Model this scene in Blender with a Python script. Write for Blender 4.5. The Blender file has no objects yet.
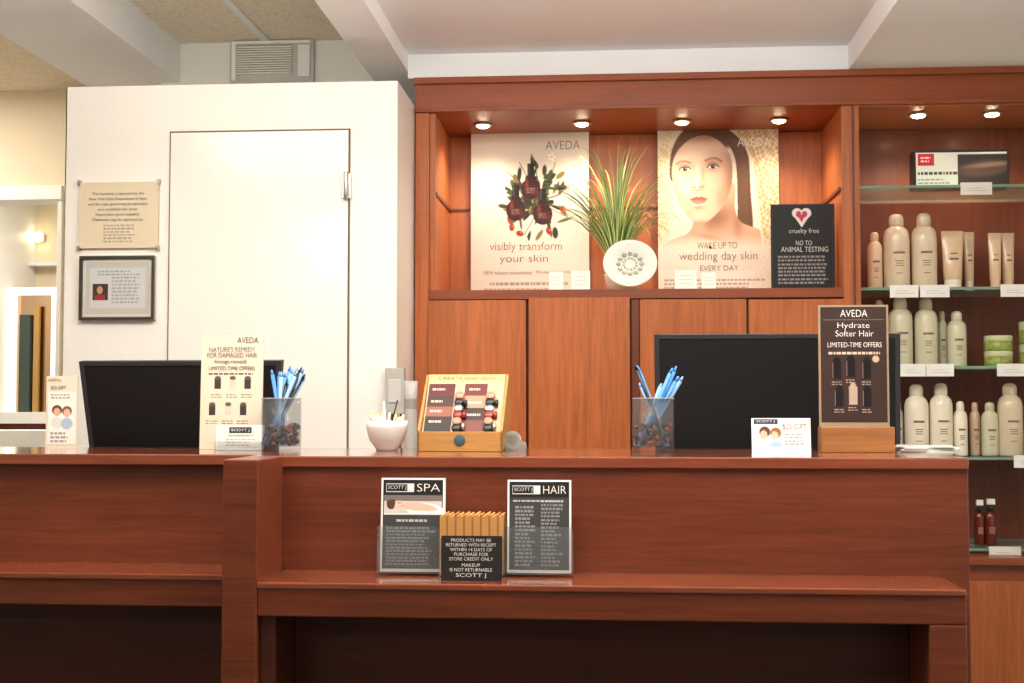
import bpy, math, random
import numpy as np
from mathutils import Matrix, Vector, Euler
random.seed(4); np.random.seed(4)
sc=bpy.context.scene
sc.view_settings.view_transform='Standard'
sc.view_settings.look='None'
# ---------------------------------------------------------------- camera / image pixel projection
F=1300.0; CH=1.17
phi=math.atan(63/F); th=math.atan(101*math.cos(phi)/F)
cam=bpy.data.cameras.new('camera'); cam.sensor_width=36; cam.lens=F/1024*36
co=bpy.data.objects.new('camera',cam); sc.collection.objects.link(co)
co.location=(0,0,CH); co.rotation_euler=(math.pi/2+phi,0,th); sc.camera=co
RM=Euler((math.pi/2+phi,0,th)).to_matrix()
def ray(u,v): return RM@Vector(((u-512)/F,(341.5-v)/F,-1))
def P(u,v,D):            # image pixel projected onto the vertical plane y=D, at an assumed depth
    d=ray(u,v); t=D/d.y; return d.x*t, CH+d.z*t
def Q(u,v,z):            # image pixel cast onto the horizontal plane z, its height assumed
    d=ray(u,v); t=(z-CH)/d.z; return d.x*t, d.y*t
def R4(u0,u1,v0,v1,D):
    vm=(v0+v1)/2; um=(u0+u1)/2
    return P(u0,vm,D)[0],P(u1,vm,D)[0],P(um,v1,D)[1],P(um,v0,D)[1]
# ---------------------------------------------------------------- materials
def lin(c):
    r=[]
    for x in c[:3]:
        x=x/255; r.append(x/12.92 if x<=.04045 else ((x+.055)/1.055)**2.4)
    return r
MC={}
def mat(name,col,rough=.5,metal=0,spec=.5,emis=0,trans=0,ior=1.45,noise=0,coat=0,bump=0,nscale=20,alpha=1):
    if name in MC: return MC[name]
    m=bpy.data.materials.new(name); m.use_nodes=True; nt=m.node_tree; b=nt.nodes['Principled BSDF']
    c=lin(col)+[1]
    b.inputs['Base Color'].default_value=c; b.inputs['Roughness'].default_value=rough
    b.inputs['Metallic'].default_value=metal; b.inputs['Specular IOR Level'].default_value=spec
    b.inputs['Transmission Weight'].default_value=trans; b.inputs['IOR'].default_value=ior
    b.inputs['Coat Weight'].default_value=coat; b.inputs['Alpha'].default_value=alpha
    if emis: b.inputs['Emission Color'].default_value=c; b.inputs['Emission Strength'].default_value=emis
    if noise or bump:
        tc=nt.nodes.new('ShaderNodeTexCoord'); n=nt.nodes.new('ShaderNodeTexNoise'); n.inputs['Scale'].default_value=nscale; n.inputs['Detail'].default_value=6
        nt.links.new(tc.outputs['Object'],n.inputs['Vector'])
        if noise:
            r=nt.nodes.new('ShaderNodeValToRGB'); r.color_ramp.elements[0].position=.3; r.color_ramp.elements[1].position=.7
            r.color_ramp.elements[0].color=[x*(1-noise) for x in c[:3]]+[1]; r.color_ramp.elements[1].color=[min(1,x*(1+noise*.6)) for x in c[:3]]+[1]
            nt.links.new(n.outputs['Fac'],r.inputs['Fac']); nt.links.new(r.outputs['Color'],b.inputs['Base Color'])
        if bump:
            bp=nt.nodes.new('ShaderNodeBump'); bp.inputs['Strength'].default_value=bump; bp.inputs['Distance'].default_value=.01
            nt.links.new(n.outputs['Fac'],bp.inputs['Height']); nt.links.new(bp.outputs['Normal'],b.inputs['Normal'])
    MC[name]=m; return m
def wood(name,col,axis='z',rough=.35,var=.28,coat=.1,spec=.35):
    m=bpy.data.materials.new(name); m.use_nodes=True; nt=m.node_tree; b=nt.nodes['Principled BSDF']
    c=lin(col)
    tc=nt.nodes.new('ShaderNodeTexCoord'); mp=nt.nodes.new('ShaderNodeMapping')
    mp.inputs['Scale'].default_value={'z':(34,34,1.8),'x':(1.8,34,34)}[axis]
    n=nt.nodes.new('ShaderNodeTexNoise'); n.inputs['Scale'].default_value=2.2; n.inputs['Detail'].default_value=9; n.inputs['Roughness'].default_value=.62; n.inputs['Distortion'].default_value=.9
    mp2=nt.nodes.new('ShaderNodeMapping'); mp2.inputs['Scale'].default_value={'z':(3,3,.5),'x':(.5,3,3)}[axis]
    n2=nt.nodes.new('ShaderNodeTexNoise'); n2.inputs['Scale'].default_value=2; n2.inputs['Detail'].default_value=3
    mx=nt.nodes.new('ShaderNodeMix'); mx.data_type='FLOAT'; mx.inputs[0].default_value=.35
    r=nt.nodes.new('ShaderNodeValToRGB'); r.color_ramp.elements[0].position=.36; r.color_ramp.elements[1].position=.64
    r.color_ramp.elements[0].color=[x*(1-var) for x in c]+[1]; r.color_ramp.elements[1].color=[min(1,x*(1+var*.7)) for x in c]+[1]
    L=nt.links.new
    L(tc.outputs['Object'],mp.inputs['Vector']); L(mp.outputs['Vector'],n.inputs['Vector'])
    L(tc.outputs['Object'],mp2.inputs['Vector']); L(mp2.outputs['Vector'],n2.inputs['Vector'])
    L(n.outputs['Fac'],mx.inputs[2]); L(n2.outputs['Fac'],mx.inputs[3]); L(mx.outputs[0],r.inputs['Fac'])
    L(r.outputs['Color'],b.inputs['Base Color'])
    b.inputs['Roughness'].default_value=rough; b.inputs['Coat Weight'].default_value=coat; b.inputs['Coat Roughness'].default_value=.15
    b.inputs['Specular IOR Level'].default_value=spec
    return m
WC=wood('cherry_cabinet',(184,102,54),'z',.36,.3); WCX=wood('cherry_cabinet_h',(148,76,42),'x',.36,.26)
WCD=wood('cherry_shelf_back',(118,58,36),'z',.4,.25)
WD=wood('cherry_desk_dimmed',(108,53,32),'x',.3,.32); WDT=wood('cherry_desk_top',(128,64,40),'x',.12,.26,coat=.8,spec=.5)  # cabinet cherry again, darkened in colour for the desk's weaker light
WDD=wood('cherry_desk_recess_shade',(74,35,22),'x',.4)  # desk wood darkened further; recess shade under the ledges put in colour
WL=wood('light_maple',(180,130,72),'x',.4)
WALL=mat('wall_paint',(238,235,228),.35,bump=.08,nscale=60)
DOORM=mat('door_paint',(238,234,226),.16,spec=.5)
BEIGE=mat('beige_paint',(236,220,190),.6)
PLAS=mat('ceiling_plaster',(243,245,245),.6)
WHITE=mat('white_card',(240,238,230),.5)
CREAM=mat('cream_card',(226,216,196),.5)
BLACK=mat('black_plastic',(20,19,20),.35)
BLK2=mat('black_card',(30,28,28),.5)
DGREY=mat('dark_grey_ink',(58,54,52),.6)
GREY=mat('grey_ink',(100,95,90),.6)
METAL=mat('brushed_metal',(190,185,175),.3,1)
LGREY=mat('light_grey',(196,194,188),.45)
ORNG=mat('orange_ink',(140,76,40),.6)
WINK=mat('white_ink',(238,232,222),.6)
GLASS=mat('clear_glass',(120,126,126),.03,alpha=.2)
SHELFG=mat('shelf_glass',(150,190,175),.04,alpha=.4)
BLUE=mat('blue_pen',(76,140,205),.35); BLUE2=mat('blue_pen_light',(140,182,225),.35)
LAMP=mat('lamp_glow',(255,232,190),.5,emis=26)
GREENL=mat('leaf_green',(112,144,62),.5); CREAML=mat('leaf_cream',(220,224,164),.5)
# ---------------------------------------------------------------- mesh builder
class M:
    def __init__(s,name,loc=(0,0,0),rot=(0,0,0)):
        s.n=name; s.loc=loc; s.rot=rot; s.v=[]; s.f=[]; s.mi=[]; s.sm=[]; s.ms=[]
    def _m(s,m):
        if m not in s.ms: s.ms.append(m)
        return s.ms.index(m)
    def add(s,vs,fs,m,smooth=False,X=None):
        o=len(s.v)
        for v in vs:
            v=Vector(v)
            if X is not None: v=X@v
            s.v.append(tuple(v))
        k=s._m(m)
        for f in fs: s.f.append(tuple(i+o for i in f)); s.mi.append(k); s.sm.append(smooth)
    def box(s,x0,x1,y0,y1,z0,z1,m,X=None):
        vs=[(x0,y0,z0),(x1,y0,z0),(x1,y1,z0),(x0,y1,z0),(x0,y0,z1),(x1,y0,z1),(x1,y1,z1),(x0,y1,z1)]
        s.add(vs,[(0,3,2,1),(4,5,6,7),(0,1,5,4),(1,2,6,5),(2,3,7,6),(3,0,4,7)],m,False,X)
    def prism(s,pts,y0,y1,m,X=None):     # outline in xz (counter-clockwise seen from -y)
        n=len(pts); vs=[(p[0],y0,p[1]) for p in pts]+[(p[0],y1,p[1]) for p in pts]
        fs=[tuple(range(n)),tuple(range(2*n-1,n-1,-1))]+[(i,i+n,(i+1)%n+n,(i+1)%n) for i in range(n)]
        s.add(vs,fs,m,False,X)
    def lathe(s,prof,m,cx=0,cy=0,cz=0,seg=28,X=None,sy=1):
        vs=[];fs=[];n=len(prof)
        for (r,z) in prof:
            for i in range(seg):
                a=2*math.pi*i/seg; vs.append((cx+r*math.cos(a),cy+r*math.sin(a)*sy,cz+z))
        for j in range(n-1):
            for i in range(seg):
                a=j*seg+i;b=j*seg+(i+1)%seg; fs.append((a,b,b+seg,a+seg))
        if prof[0][0]>1e-6: fs.append(tuple(range(seg-1,-1,-1)))
        if prof[-1][0]>1e-6: fs.append(tuple(range((n-1)*seg,n*seg)))
        s.add(vs,fs,m,True,X)
    def tube(s,pts,r,m,seg=8,r2=None):
        pts=[Vector(p) for p in pts]; n=len(pts); vs=[];fs=[]
        for j,p in enumerate(pts):
            d=(pts[min(j+1,n-1)]-pts[max(j-1,0)]).normalized()
            a=d.cross(Vector((0,0,1)))
            if a.length<1e-3: a=Vector((1,0,0))
            a.normalize(); b=d.cross(a)
            rr=r if r2 is None else r+(r2-r)*j/(n-1)
            for i in range(seg):
                t=2*math.pi*i/seg; vs.append(p+a*rr*math.cos(t)+b*rr*math.sin(t))
        for j in range(n-1):
            for i in range(seg):
                a_=j*seg+i;b_=j*seg+(i+1)%seg; fs.append((a_,b_,b_+seg,a_+seg))
        fs.append(tuple(range(seg-1,-1,-1))); fs.append(tuple(range((n-1)*seg,n*seg)))
        s.add(vs,fs,m,True)
    def done(s,bevel=0,parent=None):
        me=bpy.data.meshes.new(s.n); me.from_pydata(s.v,[],s.f)
        for m in s.ms: me.materials.append(m)
        me.polygons.foreach_set('material_index',s.mi); me.polygons.foreach_set('use_smooth',s.sm); me.update()
        ob=bpy.data.objects.new(s.n,me); sc.collection.objects.link(ob); ob.location=s.loc; ob.rotation_euler=s.rot
        if bevel:
            b=ob.modifiers.new('bevel','BEVEL'); b.width=bevel; b.segments=2; b.limit_method='ANGLE'; b.angle_limit=math.radians(50)
        if parent: ob.parent=parent
        return ob
def text(parent,body,x0,x1,z0,z1,y,m,keep=False,name='lettering',off=-.012):
    c=bpy.data.curves.new(name,'FONT'); c.body=body; c.size=1; c.extrude=.002; c.align_x='LEFT'; c.resolution_u=3; c.offset=off
    ob=bpy.data.objects.new(name,c); sc.collection.objects.link(ob); c.materials.append(m)
    bpy.context.view_layer.update()
    bb=[Vector(b) for b in ob.bound_box]
    mnx=min(b.x for b in bb);mxx=max(b.x for b in bb);mny=min(b.y for b in bb);mxy=max(b.y for b in bb)
    sx=(x1-x0)/max(mxx-mnx,1e-4); sy=(z1-z0)/max(mxy-mny,1e-4)
    ob.scale=(sx,sy,.12); ob.rotation_euler=(math.pi/2,0,0)
    ob.location=(x0-mnx*sx,y,z0-mny*sy); ob.parent=parent
    return ob
# ---------------------------------------------------------------- printed pictures as coloured meshes
VM=bpy.data.materials.new('printed_picture'); VM.use_nodes=True
_a=VM.node_tree.nodes.new('ShaderNodeAttribute'); _a.attribute_name='ink'
VM.node_tree.links.new(_a.outputs['Color'],VM.node_tree.nodes['Principled BSDF'].inputs['Base Color'])
VM.node_tree.nodes['Principled BSDF'].inputs['Roughness'].default_value=.45
VM.node_tree.nodes['Principled BSDF'].inputs['Specular IOR Level'].default_value=.3
class Pic:
    def __init__(s,u0,u1,v0,v1,col,res=2):
        s.e=(u0,u1,v0,v1); s.w=int((u1-u0)*res)+1; s.h=int((v1-v0)*res)+1
        s.U,s.V=np.meshgrid(np.linspace(u0,u1,s.w),np.linspace(v0,v1,s.h)); s.a=np.zeros((s.h,s.w,3)); s.a[:]=col
    def blend(s,al,col):
        al=al[...,None]; s.a=s.a*(1-al)+np.array(col,float)*al
    def ell(s,cx,cy,rx,ry,col,rot=0,soft=.8,alpha=1,clip=None):
        r=math.radians(rot); dx=s.U-cx; dy=s.V-cy
        x=dx*math.cos(r)+dy*math.sin(r); y=-dx*math.sin(r)+dy*math.cos(r)
        d=(np.sqrt((x/rx)**2+(y/ry)**2)-1)*min(rx,ry)
        al=np.clip(.5-d/soft,0,1)*alpha
        if clip is not None: al=al*clip
        s.blend(al,col); return al
    def glow(s,cx,cy,rx,ry,col,rot=0,alpha=1,clip=None):   # gaussian tone
        r=math.radians(rot); dx=s.U-cx; dy=s.V-cy
        x=dx*math.cos(r)+dy*math.sin(r); y=-dx*math.sin(r)+dy*math.cos(r)
        al=np.exp(-((x/rx)**2+(y/ry)**2))*alpha
        if clip is not None: al=al*clip
        s.blend(al,col)
    def mask(s,pts,blur=0):
        ins=np.zeros(s.U.shape,bool); n=len(pts)
        for i in range(n):
            x1,y1=pts[i];x2,y2=pts[(i+1)%n]
            if y1==y2: continue
            c=((y1>s.V)!=(y2>s.V))&(s.U<(x2-x1)*(s.V-y1)/(y2-y1)+x1); ins^=c
        a=ins*1.0
        for _ in range(blur):
            b=np.pad(a,1,mode='edge'); a=(b[:-2,1:-1]+b[2:,1:-1]+b[1:-1,:-2]+b[1:-1,2:]+2*b[1:-1,1:-1])/6
        return a
    def poly(s,pts,col,alpha=1,blur=0,clip=None):
        a=s.mask(pts,blur)
        if clip is not None: a=a*clip
        s.blend(a*alpha,col); return a
    def spline(s,pts,k=8):           # closed Catmull-Rom outline
        out=[];n=len(pts)
        for i in range(n):
            p0,p1,p2,p3=[np.array(pts[(i+j-1)%n],float) for j in range(4)]
            for q in range(k):
                t=q/k; out.append(tuple(.5*((2*p1)+(-p0+p2)*t+(2*p0-5*p1+4*p2-p3)*t*t+(-p0+3*p1-3*p2+p3)*t**3)))
        return out
    def rect(s,u0,u1,v0,v1,col,alpha=1): s.blend(((s.U>=u0)&(s.U<=u1)&(s.V>=v0)&(s.V<=v1))*alpha*1.0,col)
    def line(s,x1,y1,x2,y2,w,col,alpha=1,soft=.5):
        dx,dy=x2-x1,y2-y1; t=np.clip(((s.U-x1)*dx+(s.V-y1)*dy)/(dx*dx+dy*dy),0,1)
        d=np.hypot(s.U-x1-t*dx,s.V-y1-t*dy); s.blend(np.clip(.5+(w/2-d)/soft,0,1)*alpha,col)
    def curve(s,pts,w,col,alpha=1,soft=.5):
        al=np.zeros(s.U.shape)
        for (x1,y1),(x2,y2) in zip(pts[:-1],pts[1:]):
            dx,dy=x2-x1,y2-y1; t=np.clip(((s.U-x1)*dx+(s.V-y1)*dy)/(dx*dx+dy*dy+1e-9),0,1)
            d=np.hypot(s.U-x1-t*dx,s.V-y1-t*dy); al=np.maximum(al,np.clip(.5+(w/2-d)/soft,0,1))
        s.blend(al*alpha,col)
    def tl(s,u0,u1,v0,v1,n,col,alpha=.8,fill=.75):   # rows of tiny print
        for k in range(n):
            v=v0+(v1-v0)*(k+.5)/n; h=(v1-v0)/n*.28; u=u0
            end=u1-(u1-u0)*random.random()*(1-fill)
            while u<end:
                w=random.uniform(1.5,5); s.rect(u,min(u+w,end),v-h,v+h,col,alpha); u+=w+1
    def mesh(s,name,x0,x1,z0,z1,y,parent):
        xs,zs=np.meshgrid(np.linspace(x0,x1,s.w),np.linspace(z1,z0,s.h))
        v=np.stack([xs,np.full_like(xs,y),zs],-1).reshape(-1,3)
        i=np.arange(s.h-1)[:,None]*s.w+np.arange(s.w-1)[None,:]
        q=np.stack([i,i+s.w,i+s.w+1,i+1],-1).reshape(-1,4)
        me=bpy.data.meshes.new(name); me.from_pydata(v.tolist(),[],q.tolist())
        at=me.color_attributes.new('ink','FLOAT_COLOR','POINT')
        c=np.clip(s.a/255,0,1); c=np.where(c<=.04045,c/12.92,((c+.055)/1.055)**2.4)
        c=np.concatenate([c,np.ones((s.h,s.w,1))],-1).reshape(-1)
        at.data.foreach_set('color',c.astype(np.float32)); me.materials.append(VM); me.update()
        ob=bpy.data.objects.new(name,me); sc.collection.objects.link(ob); ob.parent=parent; return ob
class Sign:
    """flat printed thing standing on zb or hung on a wall"""
    def __init__(s,name,u0,u1,v0,v1,D,th=.006,m=None,zb=None,tilt=0,yaw=0,border=0,bm=None):
        x0,x1,z0,z1=R4(u0,u1,v0,v1,D)
        if zb is not None: z0=zb
        s.xc=(x0+x1)/2; s.w=x1-x0; s.h=z1-z0; s.u0,s.u1,s.v0,s.v1=u0,u1,v0,v1
        b=M(name,(s.xc,D,z0),(math.radians(-tilt),0,math.radians(yaw)))
        b.box(-s.w/2,s.w/2,0,th,0,s.h,m or WHITE)
        if border:
            for (a,bb,c,d) in ((-s.w/2,s.w/2,0,border),(-s.w/2,s.w/2,s.h-border,s.h),(-s.w/2,-s.w/2+border,border,s.h-border),(s.w/2-border,s.w/2,border,s.h-border)):
                b.box(a,bb,-.008,0,c,d,bm or BLACK)
        s.o=b.done()
    def x(s,u): return -s.w/2+(u-s.u0)/(s.u1-s.u0)*s.w
    def z(s,v): return s.h-(v-s.v0)/(s.v1-s.v0)*s.h
    def text(s,body,u0,u1,v0,v1,m): return text(s.o,body,s.x(u0),s.x(u1),s.z(v1),s.z(v0),-.0012,m)
    def pic(s,p,name='print'):
        u0,u1,v0,v1=p.e; return p.mesh(name,s.x(u0),s.x(u1),s.z(v1),s.z(v0),-.0006,s.o)
# ================================================================= ROOM
DC=3.80   # cabinet front
DK=4.25   # back wall
DW=3.50   # closet wall front
zt=P(260,42,DK)[1]; zp=P(630,50,DC)[1]; zA=P(405,72,DC)[1]; zcab=P(720,73,DC)[1]
zB=P(180,82,DK)[1]; DB=Q(30,91,zt)[1]
xA0=P(368,75,DC)[0]; xA1=P(408,72,DC)[0]; xB0=Q(85,85,zB)[0]; xB1=Q(180,82,zB)[0]
xR0=P(848,60,DC)[0]; XR=P(1120,300,DC)[0]; XL=-3.3; YF=-2.5
def room(name,*b,bevel=0,m=WALL):
    o=M(name); o.box(*b,m); return o.done(bevel)
FLOOR=mat('floor_tile',(90,74,62),.4,noise=.2,nscale=4)
room('floor',XL,XR,YF,7.4,-.05,0,m=FLOOR)
def tile(name,col):
    m=bpy.data.materials.new(name); m.use_nodes=True; nt=m.node_tree; b=nt.nodes['Principled BSDF']
    tc=nt.nodes.new('ShaderNodeTexCoord'); n=nt.nodes.new('ShaderNodeTexNoise'); n.inputs['Scale'].default_value=70; n.inputs['Detail'].default_value=10; n.inputs['Roughness'].default_value=.8
    r=nt.nodes.new('ShaderNodeValToRGB'); c=lin(col); r.color_ramp.elements[0].position=.36;r.color_ramp.elements[1].position=.5
    r.color_ramp.elements[0].color=[x*.7 for x in c]+[1]; r.color_ramp.elements[1].color=c+[1]
    nt.links.new(tc.outputs['Object'],n.inputs['Vector']); nt.links.new(n.outputs['Fac'],r.inputs['Fac']); nt.links.new(r.outputs['Color'],b.inputs['Base Color'])
    b.inputs['Roughness'].default_value=.9; return m
TILE=tile('acoustic_tile',(244,230,206))
room('ceiling',XL,xA0,YF,DB,zt,zt+.05,m=TILE)
g=M('trim_1'); 
for xx in (xB1+.30,):
    g.box(xx-.012,xx+.012,YF,DK,zt-.006,zt,PLAS)
for yy in (3.75,3.14,2.53): g.box(XL,xA0,yy-.012,yy+.012,zt-.006,zt,PLAS)
g.done()
room('ceiling_plaster',xA0,XR,YF,DC,zp,zt+.05,m=PLAS)
room('beam',xA0,xA1,YF,DK,zA,zp,m=PLAS)
room('beam.001',xB0,xB1,YF,DB,zB,zt,m=PLAS)
room('ceiling_soffit',xR0,XR,YF,DC,zcab,zp,m=PLAS)
room('wall_back_bulkhead',xA1,XR,DC,DK,zcab+.002,zt+.05,m=PLAS)
bx0=P(65,240,DW)[0]; bx1=min(P(398,240,DW)[0],P(415,260,DC)[0]-.004); zb=P(230,84,DW)[1]
room('wall_closet',bx0,bx1,DW,DK,0,zb,m=WALL)
room('wall_back',bx0,XR,DK,DK+.1,0,zt,m=WALL)
xo=P(63,300,DB)[0]
w=M('wall_left_back'); x0=XL; ztop=P(30,187,DB)[1]
w.box(XL,bx0,DB,DB+.1,ztop,zt,BEIGE); w.box(XL,bx0,DB,DB+.1,0,.95,BEIGE); w.box(xo,bx0+.1,DB,DB+.1,0,zt,BEIGE); w.box(bx0,bx0+.1,DK+.1,DB,0,zt,BEIGE)
w.done()
room('wall_left',XL-.1,XL,YF,7.4,0,zt+.05,m=WALL)
room('wall_right',XR,XR+.1,YF,DK+.1,0,zt+.05,m=WALL)
room('wall_mirror_room_back',XL,bx0+.6,7.2,7.3,0,zt,m=BEIGE)  # added room behind an opening, in place of the mirror's reflection
room('wall_mirror_room_side',bx0+.5,bx0+.6,DB+.1,7.2,0,zt,m=BEIGE)
room('ceiling_mirror_room',XL,bx0+.6,DB+.1,7.3,zt,zt+.05,m=PLAS)
t=M('trim_2'); z0,z1=P(30,201,DB)[1],ztop
t.box(XL,xo,DB-.03,DB+.1,z0,z1,mat('white_trim_glow',(250,248,242),.4)); t.box(XL,xo,DB-.06,DB+.1,.95,P(30,430,DB)[1],WHITE)
t.box(xo-.02,xo,DB-.02,DB+.1,.95,z0,WHITE); t.done(.003)
# objects in the room that stands in for the mirror image
x0,x1,z0,z1=R4(0,22,236,254,7.18)
v=M('air_vent.001'); v.box(x0-.1,x1,7.16,7.2,z0,z1,LGREY)
for i in range(6): v.box(x0-.09,x1-.01,7.15,7.16,z0+.01+i*(z1-z0-.02)/6,z0+.01+(i+.5)*(z1-z0-.02)/6,GREY)
v.done()
za=P(30,262,7.1)[1]; room('trim_3',XL,bx0+.5,7.1,7.2,za-.02,za,m=PLAS)
x0,x1,z0,z1=R4(10,61,288,412,6.9)
f=M('lit_vanity_mirror'); FW=mat('frame_glow',(255,246,228),.4,emis=.9); bw=.04
f.box(x0-.3,x1,6.9,6.94,z0,z1,mat('mirror_face',(190,160,130),.08,1))
f.box(x0,x1,6.86,6.9,z1-bw,z1,FW); f.box(x0,x0+bw,6.86,6.9,z0,z1-bw,FW); f.box(x1-bw,x1,6.86,6.9,z0,z1-bw,FW)
f.box(x0-.3,x0,6.86,6.94,z0,z1,BEIGE)
f.box(x0+.07,x0+.13,6.86,6.89,z0,z1-.15,mat('dark_green_panel',(60,72,64),.3)); f.box(x0+.15,x0+.18,6.86,6.88,z0,z1-.1,mat('brass_strip',(190,150,90),.3,.6))
f.box(x0-.3,x1+.1,6.7,7.2,z0-.06,z0,WHITE); f.box(x0-.2,x1,6.75,7.2,0,z0-.06,WCD)
f.done()
s=Sign('picture_frame',52,63,340,361,7.18,.015,mat('warm_print',(190,110,50),.5),border=.012,bm=BLACK)
l=M('wall_globe_lamp'); cx,cz=P(38,237,7.14); l.lathe([(.0,-.03),(.022,-.022),(.03,0),(.022,.022),(0,.03)],mat('globe_glow',(255,235,190),.5,emis=8),cx,7.14,cz); l.box(cx-.02,cx+.02,7.165,7.2,cz-.02,cz+.02,METAL); l.done()
# closet door
d=M('door_1'); x0,x1,z0_,z1=R4(170,348,132,400,DW)
d.box(x0,x1,DW-.007,DW-.001,.02,z1,DOORM)
gap=mat('door_gap',(110,94,76),.8)
d.box(x0-.004,x0,DW-.004,DW-.001,.02,z1+.004,gap); d.box(x1,x1+.005,DW-.004,DW-.001,.02,z1+.004,gap); d.box(x0-.004,x1+.005,DW-.004,DW-.001,z1,z1+.005,gap)
hx,hz0=P(347,199,DW); hz1=P(347,174,DW)[1]
d.box(hx-.012,hx+.012,DW-.012,DW-.001,hz0,hz1,METAL); d.lathe([(.007,0),(.007,hz1-hz0+.006)],METAL,hx,DW-.016,hz0-.003,12)
d.done(.001)
x0,x1,z0,z1=R4(232,315,41,82,DK)
v=M('air_vent'); v.box(x0,x1,DK-.02,DK,z0-.02,z1,LGREY); fr=.022
for i in range(12):
    a=z0+fr+i*(z1-z0-2*fr)/12; v.box(x0+fr,x1-fr-.05,DK-.03,DK-.018,a,a+.005,mat('vent_slat',(240,236,226),.5))
v.box(x0+fr,x1-fr-.05,DK-.022,DK-.02,z0+fr,z1-fr,GREY); v.box(x0+.008,x1-.008,DK-.034,DK-.02,z1-.018,z1-.008,WHITE)
v.box(x1-fr-.03,x1-.012,DK-.03,DK-.02,z0+.01,z1-fr,WHITE); v.box(x0+.008,x0+fr,DK-.034,DK-.02,z0,z1-.018,WHITE)
v.done(.001)
s=Sign('wall_notice',79,158,182,248,DW-.012,.012,mat('notice_cream',(218,204,176),.4))
tx=["This business is licensed by the","New York State Department of State","and the rules governing its operation","are available for your","inspection upon request.","Comments may be submitted to:"]
wd=[52,58,60,40,44,50]
for i,t_ in enumerate(tx): s.text(t_,118-wd[i]/2,118+wd[i]/2,192+i*5.2,196+i*5.2,GREY)
p=Pic(100,140,224,244,(218,204,176)); p.tl(104,136,224,243,6,(150,140,125),.8); s.pic(p)
cl=M('corner_clips'); 
for (a,b) in ((-1,0),(1,0),(-1,1),(1,1)): cl.box(a*s.w/2-.004,a*s.w/2+.004,-.004,.01,b*s.h-.006,b*s.h+.006,METAL)
cl.done(parent=s.o)
s=Sign('framed_license',80,155,256,320,DW-.012,.01,mat('mat_board',(205,200,190),.5),border=.008,bm=mat('pewter_frame',(90,86,80),.3,.8))
p=Pic(86,149,262,314,(188,184,176)); p.rect(90,145,268,308,(196,198,196)); p.rect(93,108,284,300,(60,50,45)); p.ell(100,290,3,4,(190,140,110)); p.rect(95,105,295,300,(150,40,40))
p.tl(112,140,276,304,8,(120,120,120),.5); p.tl(98,140,270,276,2,(120,120,130),.6); s.pic(p)
# ================================================================= BACK CABINET
c=M('display_cabinet')
def X(u,v,D=DC): return P(u,v,D)[0]
cx0=X(415,260); cxr=XR-.006
nl=X(429,200); nr=X(842,200); ntop=P(640,109,DC)[1]; nbot=P(640,289,DC)[1]; sx0=X(842,200); sx1=X(860,200)
rtop=P(940,106,DC)[1]; DBk=DC+.36
c.box(cx0,cxr,DC-.0,DC+.42,ntop,zcab,WCX)
c.box(cx0-.003,cxr,DC-.018,DC,P(640,81,DC)[1]-.0,zcab,WCX)
c.box(cx0-.002,cxr,DC-.010,DC,ntop-.0,ntop+.012,WCX)
c.box(cx0,nl,DC,DC+.42,0,ntop,WC); c.box(nl,nl+.018,DC+.01,DBk,nbot,ntop,WC)
c.box(sx0,sx1,DC,DC+.42,0,ntop,WC)
c.box(sx0+.03,sx0+.036,DC-.004,DC,0,ntop,WCD)
c.box(nl,sx0,DBk,DC+.42,nbot,ntop,WC)
c.box(nl,sx0,DC-.004,DC+.42,nbot-.028,nbot,WCX)
zg=P(450,209,DBk)[1]
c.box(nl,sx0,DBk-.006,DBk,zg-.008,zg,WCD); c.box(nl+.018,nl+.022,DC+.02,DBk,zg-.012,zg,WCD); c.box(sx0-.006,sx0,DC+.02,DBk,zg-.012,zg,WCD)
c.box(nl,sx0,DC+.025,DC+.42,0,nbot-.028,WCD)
def cdoor(u0,u1,v0,m=WC,dy=0):
    a,b=X(u0,370),X(u1,370); zt_=P((u0+u1)/2,v0,DC)[1]; c.box(a,b,DC-dy,DC+.022,.09,zt_,m)
cdoor(427,526,300); cdoor(529,630,298,dy=.014); cdoor(640,747,299); cdoor(749,845,299)
c.box(X(630,370)+.004,X(640,370)-.002,DC,DC+.022,.09,nbot-.03,WCD)  # darker wood strip standing in for the shadow in the door crack
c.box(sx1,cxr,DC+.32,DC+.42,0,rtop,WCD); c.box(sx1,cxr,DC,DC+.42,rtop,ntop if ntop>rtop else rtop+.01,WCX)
zlow=P(996,563,DC-.0)[1]
c.box(sx1,cxr,DC-.03,DC+.42,0,zlow,WCX); c.box(sx1+.01,cxr-.01,DC-.05,DC-.03,.09,zlow-.045,WC)
c.box(sx1,cxr,DC-.055,DC+.32,zlow,zlow+.02,WCX)
CAB=c.done(.0015)
def puck(i,u,v,Dp,ztopc,e,rowR=False):
    xx=P(u,v,Dp)[0]; o=M('puck_light',(xx,Dp,ztopc))
    o.lathe([(.028,0),(.031,-.003),(.028,-.006),(.022,-.006)],METAL); o.lathe([(0.0,-.013),(.01,-.012),(.018,-.009),(.022,-.004)],LAMP); o.done()
    L=bpy.data.lights.new('puck_bulb','SPOT'); L.energy=e; L.color=(1,.86,.66); L.spot_size=math.radians(150); L.spot_blend=.9; L.shadow_soft_size=.025
    lo=bpy.data.objects.new('puck_bulb',L); lo.location=(xx,Dp,ztopc-.03); sc.collection.objects.link(lo)
for i,u in enumerate((483,582,682,779)): puck(i,u,121,DC+.17,ntop,6.6)
for i,u in enumerate((918,992)): puck(i,u,115,DC+.10,rtop,12)
SH=[]
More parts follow.
